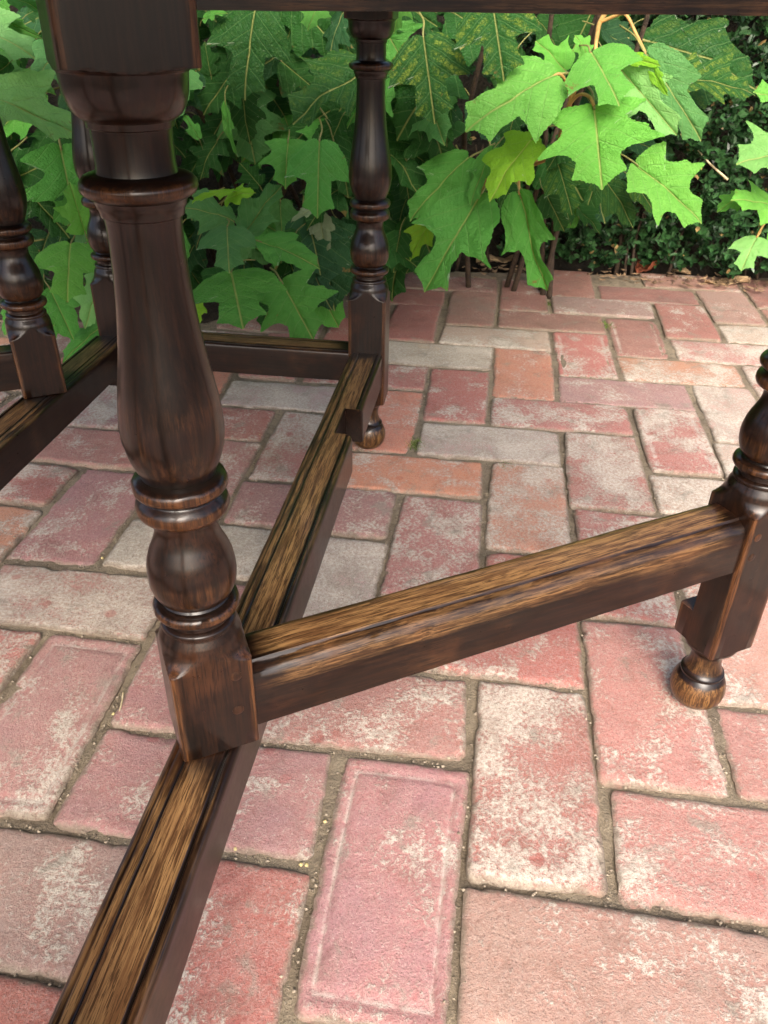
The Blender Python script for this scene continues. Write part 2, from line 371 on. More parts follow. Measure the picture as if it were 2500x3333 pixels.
L0, W0 = 2 * MOD - 0.0074, MOD - 0.0074

def axis_pts(half, n):
    e = [0, 0.0015, 0.004, 0.008, 0.013]
    inner = [0.013 + (2 * half - 0.026) * k / n for k in range(1, n)]
    p = e + inner + [2 * half - q for q in reversed(e)]
    return [q - half for q in p]
def brick_mesh(seed, fine, frog, chip):
    r = random.Random(seed); nu, nv = {2: (44, 20), 1: (20, 9), 0: (8, 4)}[fine]
    hl, hw = L0 / 2 + r.uniform(-.0030, .0032), W0 / 2 + r.uniform(-.0022, .0030)
    U, Vv = axis_pts(hl, nu), axis_pts(hw, nv); ox = r.uniform(-50, 50)
    chips = [(r.choice((-1, 1)) * hl * r.choice((1, 1, r.uniform(.1, .9))), r.choice((-1, 1)) * hw, r.uniform(.004, .011)) for _ in range(r.randint(1, 5))]
    if chip: chips += [(r.uniform(-hl, hl), -hw, r.uniform(.007, .011)) for _ in range(5)]
    verts, edge, rim_a = [], [], []; amp = r.uniform(.5, 1.1); crown = r.uniform(0, .0012)
    sk = [r.uniform(-.0022, .0022) for _ in range(4)]
    for a in U:
        for b in Vv:
            d = min(hl - abs(a), hw - abs(b))
            jit = 0.0024 * nz(a + ox, b, 0, 38) + 0.0018 * nz(a + ox, b, 3, 110) + 0.0010 * nz(a + ox, b, 8, 300)
            dc = math.hypot(max(0, abs(a) - (hl - .009)), max(0, abs(b) - (hw - .009)))
            pull = max(0, dc - .009) * 0.8
            z = -0.0034 * max(0, 1 - d / (.0065 + 1.2 * jit)) ** 2 * amp
            low = 0
            for ca, cb, cr in chips:
                q = math.hypot((a - ca) * .55, b - cb) / cr + 0.7 * nz(a + ox, b, 7, 110)
                if q < 1: low = max(low, min(1, (1 - q) * 1.8))
            z -= low * 0.0032
            z += 0.0006 * nz(a + ox, b, 1, 22) + 0.00035 * nz(a + ox, b, 5, 75) - crown * ((a / hl) ** 2 + (b / hw) ** 2)
            rm = 0.0
            if frog:
                k2 = abs(min(hl - .017 - abs(a), hw - .013 - abs(b)))
                if k2 < .0042: z -= 0.0024 * (1 - k2 / .0042); rm = 1 - k2 / .0042
            f = 1 - 0.16 * 0
            sx = 1 - (pull + max(0, jit)) / hl if d < .012 else 1
            sy = 1 - (pull + max(0, jit * 1.4)) / hw if d < .012 else 1
            aa = a * sx + sk[0] * (b / hw) * (a / hl) ; bb = b * sy + sk[1] * (a / hl) * (b / hw) + sk[2] * (a / hl) ** 2
            verts.append((aa, bb, z)); edge.append(max(max(0, 1 - d / .012), low)); rim_a.append(rm)
    n, F = len(Vv), []
    for i in range(len(U) - 1):
        for j in range(n - 1):
            F.append((i * n + j, (i + 1) * n + j, (i + 1) * n + j + 1, i * n + j + 1))
    rim = [j for j in range(n)] + [(i + 1) * n - 1 for i in range(1, len(U))] + [len(U) * n - 1 - j for j in range(1, n)] + [(len(U) - 1 - i) * n for i in range(1, len(U) - 1)]
    o = len(verts)
    for k in rim:
        x, y, z = verts[k]; verts.append((x * 1.004, y * 1.006, -0.034)); edge.append(1.0); rim_a.append(0.0)
    for k in range(len(rim)):
        q = (k + 1) % len(rim); F.append((rim[k], rim[q], o + q, o + k))
    return verts, F, edge, rim_a

def solve_sheet():
    xg = [-2.4, -1.8, -1.2, -.95] + [-.8 + .0065 * k for k in range(int(1.75 / .0065))] + [1.0, 1.2, 1.8, 2.4]
    yg = [-1.2, -.6, -.2, 0]; y = .15
    while y < 2.13: yg.append(y); y += .0042 + .0075 * max(0, y - .4)
    yg += [2.14]
    V, F = [], []; n = len(xg)
    for y in yg:
        for x in xg:
            z = -0.0060 + 0.0030 * nz(x, y, 0, 16) + 0.0021 * nz(x, y, 2, 60) + 0.0014 * nz(x, y, 4, 190)
            V.append((x, min(y, far_edge(x) + .03), min(z, -.0044 + .25 * (z + .0044))))
    for i in range(len(yg) - 1):
        for j in range(n - 1):
            a = i * n + j; F.append((a, a + 1, a + 1 + n, a + n))
    return mesh('pavement', V, F)
pave = tag(link('pavement', solve_sheet(), M_SAND), kind='structure')

cand = []
for i in range(-24, 24):
    for j in range(-16, 18):
        c = (i - j) % 4
        if c == 0: key = ('V', i, j); cx, cy = i + .5, j + 1
        elif c == 1: key = ('H', i, j); cx, cy = i + 1, j + .5
        else: continue
        x, y = lat2w(cx, cy)
        if abs(x) > 2.1 or y < -1.0 or y > far_edge(x) - .02: continue
        d = ray_depth = y * cp_ + CAM_H * sp_
        px = (x / max(d, .05)) if d > 0 else 9
        score = math.hypot(x * 0.9 - .05, y - .75) if y > .0 else 3 + abs(y)
        cand.append((score, key, x, y))
cand.sort()
rest_v, rest_f, rest_e = [], [], []
for idx, (score, key, x, y) in enumerate(cand):
    r = random.Random(hash((key[1] * 131 + key[2] * 17 + (5 if key[0] == 'V' else 0))) & 0xffff)
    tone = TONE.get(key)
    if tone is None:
        if y > 1.70: tone = (r.choice((BROWN, BROWN, BROWN, DUSK, (0.25, 0.10, 0.075))), r.uniform(.05, .30), 0)  # dirt-browned far bricks, darkened also for the leaf shade by the hedge
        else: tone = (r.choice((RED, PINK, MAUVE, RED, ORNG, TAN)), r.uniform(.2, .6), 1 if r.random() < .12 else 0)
    fine = 2 if y < 1.0 and abs(x) < .6 else 1 if y < 2.0 and abs(x) < 1.0 else 0
    V, F, E, RM = brick_mesh(idx * 7 + 11, fine if idx < 292 else 0, tone[2], key in (('H', -1, 2), ('H', 1, 0), ('V', 0, 0), ('H', 0, -1)))
    rz = LYAW + (math.pi / 2 if key[0] == 'V' else 0) + r.uniform(-.017, .017)
    loc = Vector((x + r.uniform(-.0022, .0022), y + r.uniform(-.0022, .0022), r.uniform(-.0030, .0014)))
    rot = Euler((r.uniform(-.010, .010), r.uniform(-.006, .006), rz))
    if idx < 292:
        me = mesh('brick', V, F, True, 50, {'edge': E, 'rim': RM})
        o = link('brick', me, M_BRICK, pave); o.location = loc; o.rotation_euler = rot
        g_ = r.uniform(.84, 1.14); j = [g_ * (1 + r.uniform(-.09, .09)) for _ in range(3)]
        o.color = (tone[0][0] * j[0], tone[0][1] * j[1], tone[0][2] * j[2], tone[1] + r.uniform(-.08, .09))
    else:
        mw = Matrix.Translation(loc) @ rot.to_matrix().to_4x4(); b = len(rest_v)
        rest_v += [mw @ Vector(v) for v in V]; rest_f += [tuple(b + k for k in f) for f in F]; rest_e += E
if rest_v:
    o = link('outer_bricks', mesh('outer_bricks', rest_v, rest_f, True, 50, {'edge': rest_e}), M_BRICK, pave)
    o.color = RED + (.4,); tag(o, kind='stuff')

# loose grit lying in the joints
gv, gf = [], []
r = random.Random(3); tries = 0
while len(gv) < 6 * 4200 and tries < 200000:
    tries += 1
    y = .16 + 1.3 * r.random() ** 1.5; x = r.uniform(-.75, .75)
    a, b = w2lat(x, y); k, i, j = brick_of(a, b)
    u, v = (a - i, b - j); hx, hy = (1, 2) if k == 'V' else (2, 1)
    d = min(u, hx - u, v, hy - v) * MOD
    if d > .0050 and not (d < .008 and r.random() < .12): continue
    s_ = r.choice((.0006, .0008, .0010, .0013, .0018)); z = -.0048 + s_ * .5 + (0.004 if d > .0050 else 0) + r.uniform(-.001, .0015)
    o = len(gv); rz = r.uniform(0, 6.3)
    for dx, dy, dz in ((1, 0, 0), (-1, 0, 0), (0, 1, 0), (0, -1, 0), (0, 0, .8), (0, 0, -.8)):
        q = s_ * r.uniform(.7, 1.3)
        gv.append((x + q * (dx * math.cos(rz) - dy * math.sin(rz)), y + q * (dx * math.sin(rz) + dy * math.cos(rz)), z + q * dz))
    for f in ((0, 2, 4), (2, 1, 4), (1, 3, 4), (3, 0, 4), (2, 0, 5), (1, 2, 5), (3, 1, 5), (0, 3, 5)): gf.append(tuple(o + q for q in f))
tag(link('joint_grit', mesh('joint_grit', gv, gf, False), M_GRIT), 'loose sandy grit lying in the joints between the bricks', 'grit', kind='stuff')

# moss tufts in a few far joints
gv, gf = [], []
for (px, py) in ((1300, 697), (1312, 705), (990, 640), (985, 660), (1330, 660), (770, 900), (895, 963), (1100, 1010), (1180, 655), (905, 955)):
    c = on_ground(px, py, -.003)
    for _ in range(60):
        x, y = c.x + r.gauss(0, .008), c.y + r.gauss(0, .008); a = r.uniform(0, 6.3); h = r.uniform(.002, .006); o = len(gv)
        gv += [(x + .0012 * math.cos(a), y + .0012 * math.sin(a), -.006), (x - .0012 * math.cos(a), y - .0012 * math.sin(a), -.006), (x + r.gauss(0, .002), y + r.gauss(0, .002), h - .004)]
        gf.append((o, o + 1, o + 2))
tag(link('moss', mesh('moss', gv, gf, False), M_MOSS), 'little green moss tufts in the far brick joints', 'moss', kind='stuff')

# ------------------------------------------------------------------ gateleg table
TROT = R(-7.1); tv = Vector((math.cos(TROT), math.sin(TROT), 0)); tu = Vector((-math.sin(TROT), math.cos(TROT), 0))
HALF_W, HALF_L = 0.1975, 0.525
far_right = Vector((-.0274, 1.155, 0))
tcen = far_right - tv * HALF_W - tu * HALF_L
table = tag(empty('gateleg_table', tcen, TROT), 'dark antique oak gateleg table with turned legs standing on the bricks', 'table')

PROF = [(.2435,.0400),(.2445,.0360),(.2458,.0332),(.2475,.0310),(.2495,.0295),(.2515,.0286),(.2535,.0276),(.2555,.0273),(.2575,.0270),(.2610,.0262),(.2645,.0240),(.2660,.0236),(.2668,.0243),(.2690,.0243),(.2700,.0236),(.2712,.0210),(.2750,.0202),
 (.2762,.0206),(.2768,.0240),(.2780,.0262),(.2800,.0275),(.2822,.0277),(.2842,.0270),(.2858,.0248),(.2866,.0216),(.2880,.0206),(.2892,.0222),(.2920,.0243),(.2960,.0261),(.3010,.0273),(.3070,.0278),(.3130,.0274),(.3190,.0263),(.3250,.0243),(.3310,.0216),(.3370,.0194),(.3420,.0185),(.3465,.0186),(.3490,.0196),
 (.3500,.0218),(.3510,.0242),(.3528,.0264),(.3556,.0276),(.3590,.0275),(.3618,.0262),(.3636,.0240),(.3648,.0232),(.3658,.0240),(.3672,.0262),(.3692,.0277),(.3712,.0281),(.3735,.0277),(.3756,.0262),(.3768,.0236),(.3780,.0217),
 (.3800,.0222),(.3840,.0240),(.3890,.0259),(.3950,.0277),(.4020,.0287),(.4090,.0289),(.4160,.0284),(.4240,.0275),(.4370,.0254),(.4510,.0230),(.4660,.0210),(.4800,.0196),(.4940,.0187),(.5080,.0182),(.5170,.0183),(.5215,.0187),
 (.5222,.0200),(.5255,.0205),(.5262,.0212),(.5290,.0220),(.5300,.0222),(.5308,.0240),(.5325,.0266),(.5350,.0279),(.5375,.0276),(.5398,.0256),(.5410,.0222),(.5414,.0190),(.5450,.0185),(.5560,.0184),(.5606,.0187),
 (.5612,.0198),(.5638,.0201),(.5644,.0214),(.5665,.0240),(.5700,.0263),(.5750,.0279),(.5800,.0284),(.5822,.0286),(.5836,.0288),(.5844,.0298),(.5850,.0318),(.5856,.0350),(.5862,.0430)]
def wear_of(z, rr):
    wv = 0.10
    if rr > .0262 and (.276 < z < .287 or .350 < z < .378 or .530 < z < .541): wv = .42
    if .288 < z < .308: wv = .34
    if .38 < z < .43: wv = .26
    if .262 < z < .2762: wv = .08
    if rr < .0238 and (.2856 < z < .289 or .3630 < z < .3662 or .3764 < z < .381 or .5408 < z < .545): wv = -.5
    return wv
NA = 96
def sq_rad(th, h, p=22.0):
    return h / (abs(math.cos(th)) ** p + abs(math.sin(th)) ** p) ** (1 / p)
def leg_mesh(zbot, ztop, h=.0272, notch=None):
    prof = [(zbot, 1)] ; r_ = random.Random(int(ztop * 1e4) + int(zbot * 999))
    zz = [zbot + .0012]
    if notch: zz += [notch[0] - .0006, notch[0], notch[1], notch[1] + .0006]
    zz += [zbot + (.2365 - zbot) * k / 5 for k in range(1, 5)]
    prof = [(zbot, 'in')] + [(z, 'sq') for z in sorted(zz)] + [(.2428, 'sq')] + PROF + [(.5872, 'sq'), (.60, 'sq'), (.63, 'sq'), (ztop - .001, 'sq'), (ztop, 'in')]
    rings, wear = [], []; ph = r_.uniform(0, 9)
    for z, rr in prof:
        ring = []
        for k in range(NA):
            th = 2 * math.pi * k / NA + math.pi / 64 * 0
            s_ = sq_rad(th, h if z < .4 else .0298) * (1 + 0.006 * nz(z * 30 + ph, math.cos(th), math.sin(th), 1.0))
            if rr == 'sq': rad = s_
            elif rr == 'in': rad = s_ - .0012
            else: rad = min(s_, rr * (1 + 0.006 * nz(z * 12 + ph, math.cos(th) * 1.2, math.sin(th) * 1.2)))
            x, y = rad * math.cos(th), rad * math.sin(th)
            if notch and notch[0] - 1e-6 <= z <= notch[1] + 1e-6: y = min(y, notch[2])
            ring.append((x, y, z))
            corner = abs(abs(math.cos(th)) - abs(math.sin(th))) < .12
            if isinstance(rr, str): wear.append(.50 if corner else (.06 if z < .3 else .0))
            else: wear.append(wear_of(z, rr) if rr <= .0286 else (.35 if corner else .15))
        rings.append(ring)
    V, F = loft(rings)
    return mesh('leg', V, F, True, 40, {'wear': wear})
def foot_mesh(ztop):
    P = [(.0, .0115), (.0006, .0150), (.003, .0195), (.008, .0240), (.014, .0264), (.021, .0272), (.028, .0262), (.034, .0240), (.0385, .0212), (.0395, .0202), (.0400, .0210), (.0425, .0212), (.0432, .0198), (.047, .0176), (.053, .0156), (.059, .0148), (.065, .0154), (.070, .0172), (.0745, .0200), (.0755, .0222), (.0785, .0250), (.081, .0258), (ztop - .0015, .0262), (ztop + .004, .0250)]
    rings, wear = [], []
    for z, rr in P:
        rings.append([(rr * math.cos(2 * math.pi * k / 40), rr * math.sin(2 * math.pi * k / 40), z) for k in range(40)])
        wear += [(-.5 if .0385 <= z <= .0432 else (.45 if z < .036 else .34 if z < .07 else .1))] * 40
    V, F = loft(rings); return mesh('foot', V, F, True, 50, {'wear': wear})
ZB = .0835
foot_me = foot_mesh(ZB); leg_main = leg_mesh(ZB, .695); leg_gate = leg_mesh(ZB, .694, .0265, (.119, .172, .009)); post_me = leg_mesh(.1658, .654)
peg_v, peg_f = loft([[(.0040 * q * math.cos(k * math.pi / 7), -hh, .0040 * q * math.sin(k * math.pi / 7)) for k in range(14)] for q, hh in ((1, -.002), (1, .0001), (.8, .0004), (.3, .0005))])
peg_me = mesh('peg', peg_v, peg_f, True, 40, {'wear': [.25] * len(peg_v)})
def pegs(parent, spots):
    for (x, y, z, rz) in spots:
        p = link('peg', peg_me, M_LEG, parent); p.location = (x, y, z); p.rotation_euler = (0, 0, rz)
def place(name, me, mat, x, y, rz=0.0, z=0.0, parent=table):
    o = link(name, me, mat, parent); o.location = (x, y, z); o.rotation_euler = (0, 0, rz); return o
for k, (sx, sy) in enumerate(((1, 1), (-1, 1), (1, -1), (-1, -1))):
    lg = place('leg', leg_main, M_LEG, sx * HALF_W + (.010 if (sx, sy) == (-1, 1) else 0), sy * HALF_L)
    link('foot', foot_me, M_FOOT, lg)
    pegs(lg, [(.010 * -sx, -.0272, .150, 0), (.004 * sx, -.0272, .136, 0)])

# moulded stretcher: cross-section (across, down from the top) with its wear
SECT = [(-.0240,-.0465,.02),(-.0240,-.0300,.03),(-.0240,-.0120,.05),(-.0240,-.0062,.12),(-.0237,-.0040,.15),(-.0227,-.0019,.25),(-.0210,-.0006,.35),(-.0192,-.0003,.40),(-.0176,-.0006,.1),(-.0171,-.0016,-.6),(-.0161,-.0018,-.8),(-.0154,-.0007,-.1),(-.0148,-.0001,.60),
 (-.0100,.0002,.80),(-.0040,.0003,.95),(.0020,.0003,.95),(.0070,.0001,.75),(.0092,-.0001,.5),(.0097,-.0008,-.6),(.0104,-.0010,-.8),(.0113,-.0002,.4),(.0135,0,.72),(.0165,-.0001,.6),(.0172,-.0005,.2),(.0180,-.0006,.2),(.0187,-.0004,.4),(.0207,-.0007,.5),(.0226,-.0018,.45),(.0236,-.0038,.28),(.0240,-.0060,.1),(.0240,-.0120,.04),(.0240,-.0300,.03),(.0240,-.0465,.02)]
GSECT = [(-.0225,-.0500,.05),(-.0225,-.0350,.08),(-.0224,-.0210,.10),(-.0222,-.0168,.36),(-.0218,-.0130,.45),(-.0206,-.0090,.40),(-.0184,-.0054,.36),(-.0155,-.0032,.34),(-.0125,-.0021,.40),(-.0112,-.0020,.10),(-.0104,-.0012,.10),(-.0096,-.0002,.55),(-.0060,0,.80),(0,.0002,.85),(.0080,.0002,.85),(.0140,.0000,.75),(.0175,-.0006,.5),(.0193,-.0018,.3),(.0199,-.0040,.1),(.0200,-.0120,.05),(.0200,-.0300,.03),(.0200,-.0500,.03)]
def rail_mesh(sect, L, seed, notch=None, ztilt=0.0, darks=(), damage=False, end_dark=.045):
    r_ = random.Random(seed); n = max(24, int(L / .006))
    xsn = [L * k / n for k in range(n + 1)]
    if notch:
        a, b, d, sgn = notch
        xsn = [x for x in xsn if not (a - .0105 < x < a + .001 or b - .001 < x < b + .004)] + [a - .0100, a - .0082, a - .0064, a - .0046, a - .0030, a - .0016, a - .0006, a, a + .0002, b - .0002, b, b + .0007, b + .0018, b + .0035]
        xsn.sort()
    rings, wear = [], []; o = r_.uniform(0, 90)
    for x in xsn:
        ring = []
        wob = 0.0006 * nz(x + o, 0, 0, 9); wd = 0.0005 * nz(x + o, 4, 0, 14)
        for (y, z, wv) in sect:
            yy = y * (1 + wd / .024) + wob + 0.00022 * nz(x + o, y * 9, 2, 60); zz = z + 0.0005 * nz(x + o, y * 4, 1, 12) + 0.0002 * nz(x + o, y * 9, 6, 70)
            ww = wv
            if damage and y < -.0120 and -.0200 < z < -.002:
                k = nz(x + o, 0, 9, 11) * .6 + .5 * nz(x + o, y * 6, 3, 70) + .3 * nz(x + o, y * 9, 5, 190)
                if k > .10: zz -= .0008 * min(1, (k - .10) * 3); yy += .0010 * min(1, (k - .10) * 3)
            e = min(x, L - x)
            if ww > 0: ww *= min(1, max(.0, (e - .004) / end_dark)) ** .7 if e < end_dark + .004 else 1
            for (dx, dw) in darks:
                if ww > 0: ww *= min(1, max(0, (abs(x - dx) - dw) / .045)) ** .7
            if notch:
                a, b, d, sgn = notch; lim = None
                if a <= x <= b: lim = d
                elif a - .0100 < x < a: lim = .0245 - .0110 * (1 - (a - x) / .0100) ** 2.2
                elif b < x < b + .0036: lim = .0242 - .0035 * (1 - (x - b) / .0036) ** 2
                if lim is not None:
                    if sgn * yy > lim:
                        yy = sgn * lim
                        if a <= x <= b: ww = .05
            ring.append((x, yy, zz + ztilt * (x / L)))
        for q in ring: pass
        rings.append(ring); wear += [0] * 0
        for (y, z, wv), _p in zip(sect, ring):
            e = min(x, L - x); ww = wv
            if ww > 0: ww *= min(1, max(0, (e - .004) / end_dark)) ** .7
            for (dx, dw) in darks:
                if ww > 0: ww *= min(1, max(0, (abs(x - dx) - dw) / .045)) ** .7
            if notch and notch[0] <= x <= notch[1] and notch[3] * y > notch[2]: ww = .05
            if z < -.018: ww += .10 * nz(x + o, z * 30, 3, 18)
            wear.append(ww)
    V, F = loft(rings); return mesh('rail', V, F, True, 35, {'wear': wear})

ZS = .1655
GATE = ((HALF_W, -.226, R(31.3), 1), (-HALF_W - .006, .303, R(213.8), -1)); GL = .4895
SL = 2 * HALF_L - .0524
for sx in (1, -1):
    gy = GATE[0 if sx == 1 else 1][1]; ny = gy + sx * GL
    if sx == 1:   # runs along +Y in the table: right-hand side of the rail is the table's outside
        x0 = gy + HALF_L - .0262; xn = ny + HALF_L - .0262
        me = rail_mesh(SECT, SL, 5, (xn - .022, xn + .046, .002, -1), darks=((x0, .030),))
    else:
        x0 = gy + HALF_L - .0262; xn = ny + HALF_L - .0262
        me = rail_mesh([(-y, z, w_) for (y, z, w_) in reversed(SECT)], SL, 6, (xn - .031, xn + .031, .004, 1), darks=((x0, .030),))
    place('stretcher', me, M_RAIL, sx * HALF_W, -HALF_L + .0262, R(90), ZS)
for sy in (1, -1):
    me = rail_mesh(SECT, 2 * HALF_W - .0524, 8 + sy)
    place('end_stretcher', me, M_RAIL, -HALF_W + .0262, sy * HALF_L, 0, ZS - .0004)

def plain_rail(L, w_, h, seed):
    s_ = [(-w_/2, 0, .30), (-w_/2, h*.5, .28), (-w_/2, h-.002, .3), (-w_/2+.002, h, .1), (w_/2-.002, h, .1), (w_/2, h-.002, .1), (w_/2, h*.5, .05), (w_/2, .002, .15), (w_/2-.002, 0, .3), (-w_/2+.002, 0, .3)]  # front and underside lightened to stand in for light falling on them
    return rail_mesh([(a, b, c) for a, b, c in s_], L, seed)
for gi, (gx, gy, ga, sg) in enumerate(GATE):
    post = place('gate_post', post_me, M_LEG, gx, gy, ga)
    pegs(post, [(.0150, -.0272, .2330, 0), (.0140, -.0272, .2020, 0)])
    ex, ey = gx + GL * math.cos(ga), gy + GL * math.sin(ga)
    lg = place('gate_leg', leg_gate, M_LEG, ex, ey, ga)
    link('foot', foot_me, M_FOOT, lg)
    pegs(lg, [(-.0160, -.0265, .224, 0), (-.0160, -.0265, .203, 0)])
    L = GL - .0262 - .0255
    me = rail_mesh(GSECT, L, 21 + gi, ztilt=.010, damage=True, end_dark=.03)
    place('gate_stretcher', me, M_RAIL, gx + .0262 * math.cos(ga), gy + .0262 * math.sin(ga), ga, .2275)
    up = place('gate_rail', plain_rail(L, .030, .044, 31 + gi), M_RAIL, gx + .0262 * math.cos(ga) + .008 * math.sin(ga), gy + .0262 * math.sin(ga) - .008 * math.cos(ga), ga, .6072)
for sx in (1, -1):
    place('apron', plain_rail(SL, .024, .038, 41 + sx), M_RAIL, sx * HALF_W, -HALF_L + .0262, R(90), .6565)
for sy in (1, -1):
    place('end_apron', plain_rail(2 * HALF_W - .0524, .024, .085, 43 + sy), M_RAIL, -HALF_W + .0262, sy * HALF_L, 0, .6095)
# oval top: fixed middle board and two raised leaves
TA, TB = .655, .655
def board(x0, x1, curved):
    pts = []
    if not curved:
        pts = [(x0, -TA), (x1, -TA), (x1, TA), (x0, TA)]
        pts = [(x, math.copysign(TA * math.sqrt(1 - (x / TB) ** 2), y)) for x, y in pts]
    else:
        s_ = 1 if x1 > x0 else -1
        t0 = math.acos(abs(x0) / TB)
        pts = [(s_ * TB * math.cos(-t0 + 2 * t0 * k / 40), TA * math.sin(-t0 + 2 * t0 * k / 40)) for k in range(41)]
        if s_ < 0: pts = pts[::-1]
    cx = sum(p[0] for p in pts) / len(pts); cy = sum(p[1] for p in pts) / len(pts)
    def ins(d): return [(x + (cx - x) * d / max(.05, math.hypot(cx - x, cy - y)), y + (cy - y) * d / max(.05, math.hypot(cx - x, cy - y))) for x, y in pts]
    rings = [[(x, y, z) for x, y in ins(d)] for d, z in ((.004, .6958), (0, .6995), (0, .7125), (.004, .7160))]
    V, F = loft(rings); return mesh('board', V, F, True, 40, {'wear': [.25] * len(V)})
place('tabletop', board(-.2225, .2225, False), M_LEG, 0, 0)
place('drop_leaf', board(.2250, 1, True), M_LEG, 0, 0)
place('drop_leaf', board(-.2250, -1, True), M_LEG, 0, 0)

# ------------------------------------------------------------------ oak-leaf hydrangea
OUT_A = [(0,0),(.06,-.03),(.16,-.03),(.27,.02),(.36,.10),(.42,.20),(.455,.30),(.50,.40),(.56,.505),(.47,.505),(.39,.50),(.31,.505),(.235,.53),(.20,.58),(.20,.66),(.215,.74),(.235,.82),(.26,.885),(.19,.89),(.13,.915),(.065,.955),(0,1)]
OUT_B = [(0,0),(.05,-.03),(.13,-.035),(.24,.0),(.34,.05),(.47,.13),(.40,.19),(.33,.24),(.30,.28),(.34,.34),(.42,.42),(.50,.50),(.59,.595),(.49,.60),(.40,.60),(.31,.615),(.245,.645),(.22,.70),(.23,.77),(.26,.85),(.19,.865),(.13,.90),(.06,.955),(0,1)]
def leaf_mesh(seed, OUT, lobed=1.0, fold=.16, droop=.22, petiole=.4):
    r_ = random.Random(seed); half = []
    sides = []
    for sgn in (1, -1):
        P = []
        for k, (x, y) in enumerate(OUT):
            base = .42 * math.sin(math.pi * min(1, max(0, y)) ** .8)
            xx = base + (x - base) * lobed
            j = 0 if k in (0, len(OUT) - 1) else 1
            P.append(Vector((max(0, xx * (1 + j * r_.uniform(-.11, .11))), y + j * r_.uniform(-.018, .018), 0)))
        Q = spline(P, 4); out = []
        for i, p in enumerate(Q):
            e = 0 if i in (0, len(Q) - 1) else (.006 if i % 2 else -.004) + r_.uniform(-.003, .003)
            d = p - Vector((0, .42, 0)); d.normalize(); q = p + d * e
            out.append((sgn * max(0.0, q.x), q.y))
        sides.append(out)
    ol = sides[0] + sides[1][::-1][1:-1]
    n = len(ol); c = (0.0, .40); rings = (.16, .34, .52, .70, .86, 1.0)
    pts = [c] + [(c[0] + (x - c[0]) * f, c[1] + (y - c[1]) * f) for f in rings for x, y in ol]
    ph = r_.uniform(0, 20); tw = r_.uniform(-.12, .12); lobe_d = r_.uniform(.1, .45)
    V = []
    for x, y in pts:
        ax = abs(x); fr = ((y - .85 * ax) * 5.2 + .22) % 1.0
        z = fold * ax - lobe_d * ax * ax - droop * max(0, y - .15) ** 2 + tw * x * y
        z += .055 * nz(x + ph, y, 0, 2.6) + .026 * nz(x + ph, y, 4, 5.5) + .012 * nz(x + ph, y, 2, 11) + .011 * (abs(fr - .5) - .25)
        z -= .018 * math.exp(-(ax / .03) ** 2)
        V.append((x, y, z))
    F = [(0, 1 + k, 1 + (k + 1) % n) for k in range(n)]
    for q in range(len(rings) - 1):
        for k in range(n):
            F.append((1 + q * n + k, 1 + (q + 1) * n + k, 1 + (q + 1) * n + (k + 1) % n, 1 + q * n + (k + 1) % n))
    uv = list(pts); nf = len(F)
    tv_, tf_ = tube(spline([(0, .04, V[0][2] * 0 - .016), (0, -.06, -.012), (r_.uniform(-.03, .03), -.22, -.05), (r_.uniform(-.08, .08), -petiole, -.16)], 4), [.014] * 5 + [.013] * 8, 6)
    o = len(V); V += tv_; F += [tuple(o + k for k in f) for f in tf_]; uv += [(0, 0)] * len(tv_)
    me = mesh('leaf', V, F, True, None, None, uv)
    me.materials.append(M_LEAF); me.materials.append(M_PETIOLE)
    for k, p in enumerate(me.polygons): p.material_index = 1 if k >= nf else 0
    return me
LEAVES = [leaf_mesh(1, OUT_A, 1.0, .16, .22), leaf_mesh(2, OUT_B, 1.05, .24, .34), leaf_mesh(3, OUT_B, .8, .14, .30), leaf_mesh(4, OUT_A, 1.1, .34, .16), leaf_mesh(5, OUT_B, .95, .05, .42), leaf_mesh(6, OUT_A, .5, .16, .30), leaf_mesh(7, OUT_A, 1.15, .12, .14), leaf_mesh(8, OUT_B, 1.1, -.10, .40), leaf_mesh(9, OUT_A, .8, .22, .36), leaf_mesh(10, OUT_B, .7, .30, .20), leaf_mesh(11, OUT_A, .9, .02, .30), leaf_mesh(12, OUT_B, 1.2, .18, .45)]
BR = (.140, .385, .060); MINT = (.205, .43, .13); YG = (.22, .45, .025); MD = (.082, .275, .044); GG = (.078, .220, .066); DK = (.018, .082, .012); DT = (.022, .080, .028); PALE = (.24, .30, .17)  # the dark tones also carry the shade of the gaps between leaves
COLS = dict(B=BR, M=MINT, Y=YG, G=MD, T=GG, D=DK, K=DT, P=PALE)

def add_leaf(parent, base, tip, wid, tone, chl=0.0, roll=0.0, var=None, r_=rng):
    ax = tip - base; L = ax.length; ax.normalize()
    view = (Vector((0, 0, CAM_H)) - base).normalized()
    nref = (view * .75 + Vector((-.15, 0, .75))).normalized()
    n = nref - ax * nref.dot(ax); n.normalize()
    n = Matrix.Rotation(roll, 3, ax) @ n
    x = ax.cross(n); x.normalize()
    mm = Matrix(((x.x, ax.x, n.x), (x.y, ax.y, n.y), (x.z, ax.z, n.z))).to_4x4()
    o = link('leaf', LEAVES[var if var is not None else r_.randrange(len(LEAVES))], None, parent)
    o.matrix_local = Matrix.Translation(base - parent.location) @ mm @ Matrix.Diagonal((L * wid, L, L, 1))
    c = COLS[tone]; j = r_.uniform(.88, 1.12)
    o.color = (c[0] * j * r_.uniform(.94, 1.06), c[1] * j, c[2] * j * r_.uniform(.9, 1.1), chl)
    return o
def px_leaves(parent, rows):
    for row in rows:
        bx, by, tx, ty, Y, dY, wid, tone = row[:8]
        chl = row[8] if len(row) > 8 else .0; roll = R(row[9]) if len(row) > 9 else R(rng.uniform(-14, 14)); var = row[10] if len(row) > 10 else None
        add_leaf(parent, at(bx, by, Y), at(tx, ty, Y + dY), wid * .95, tone, chl, roll, var)
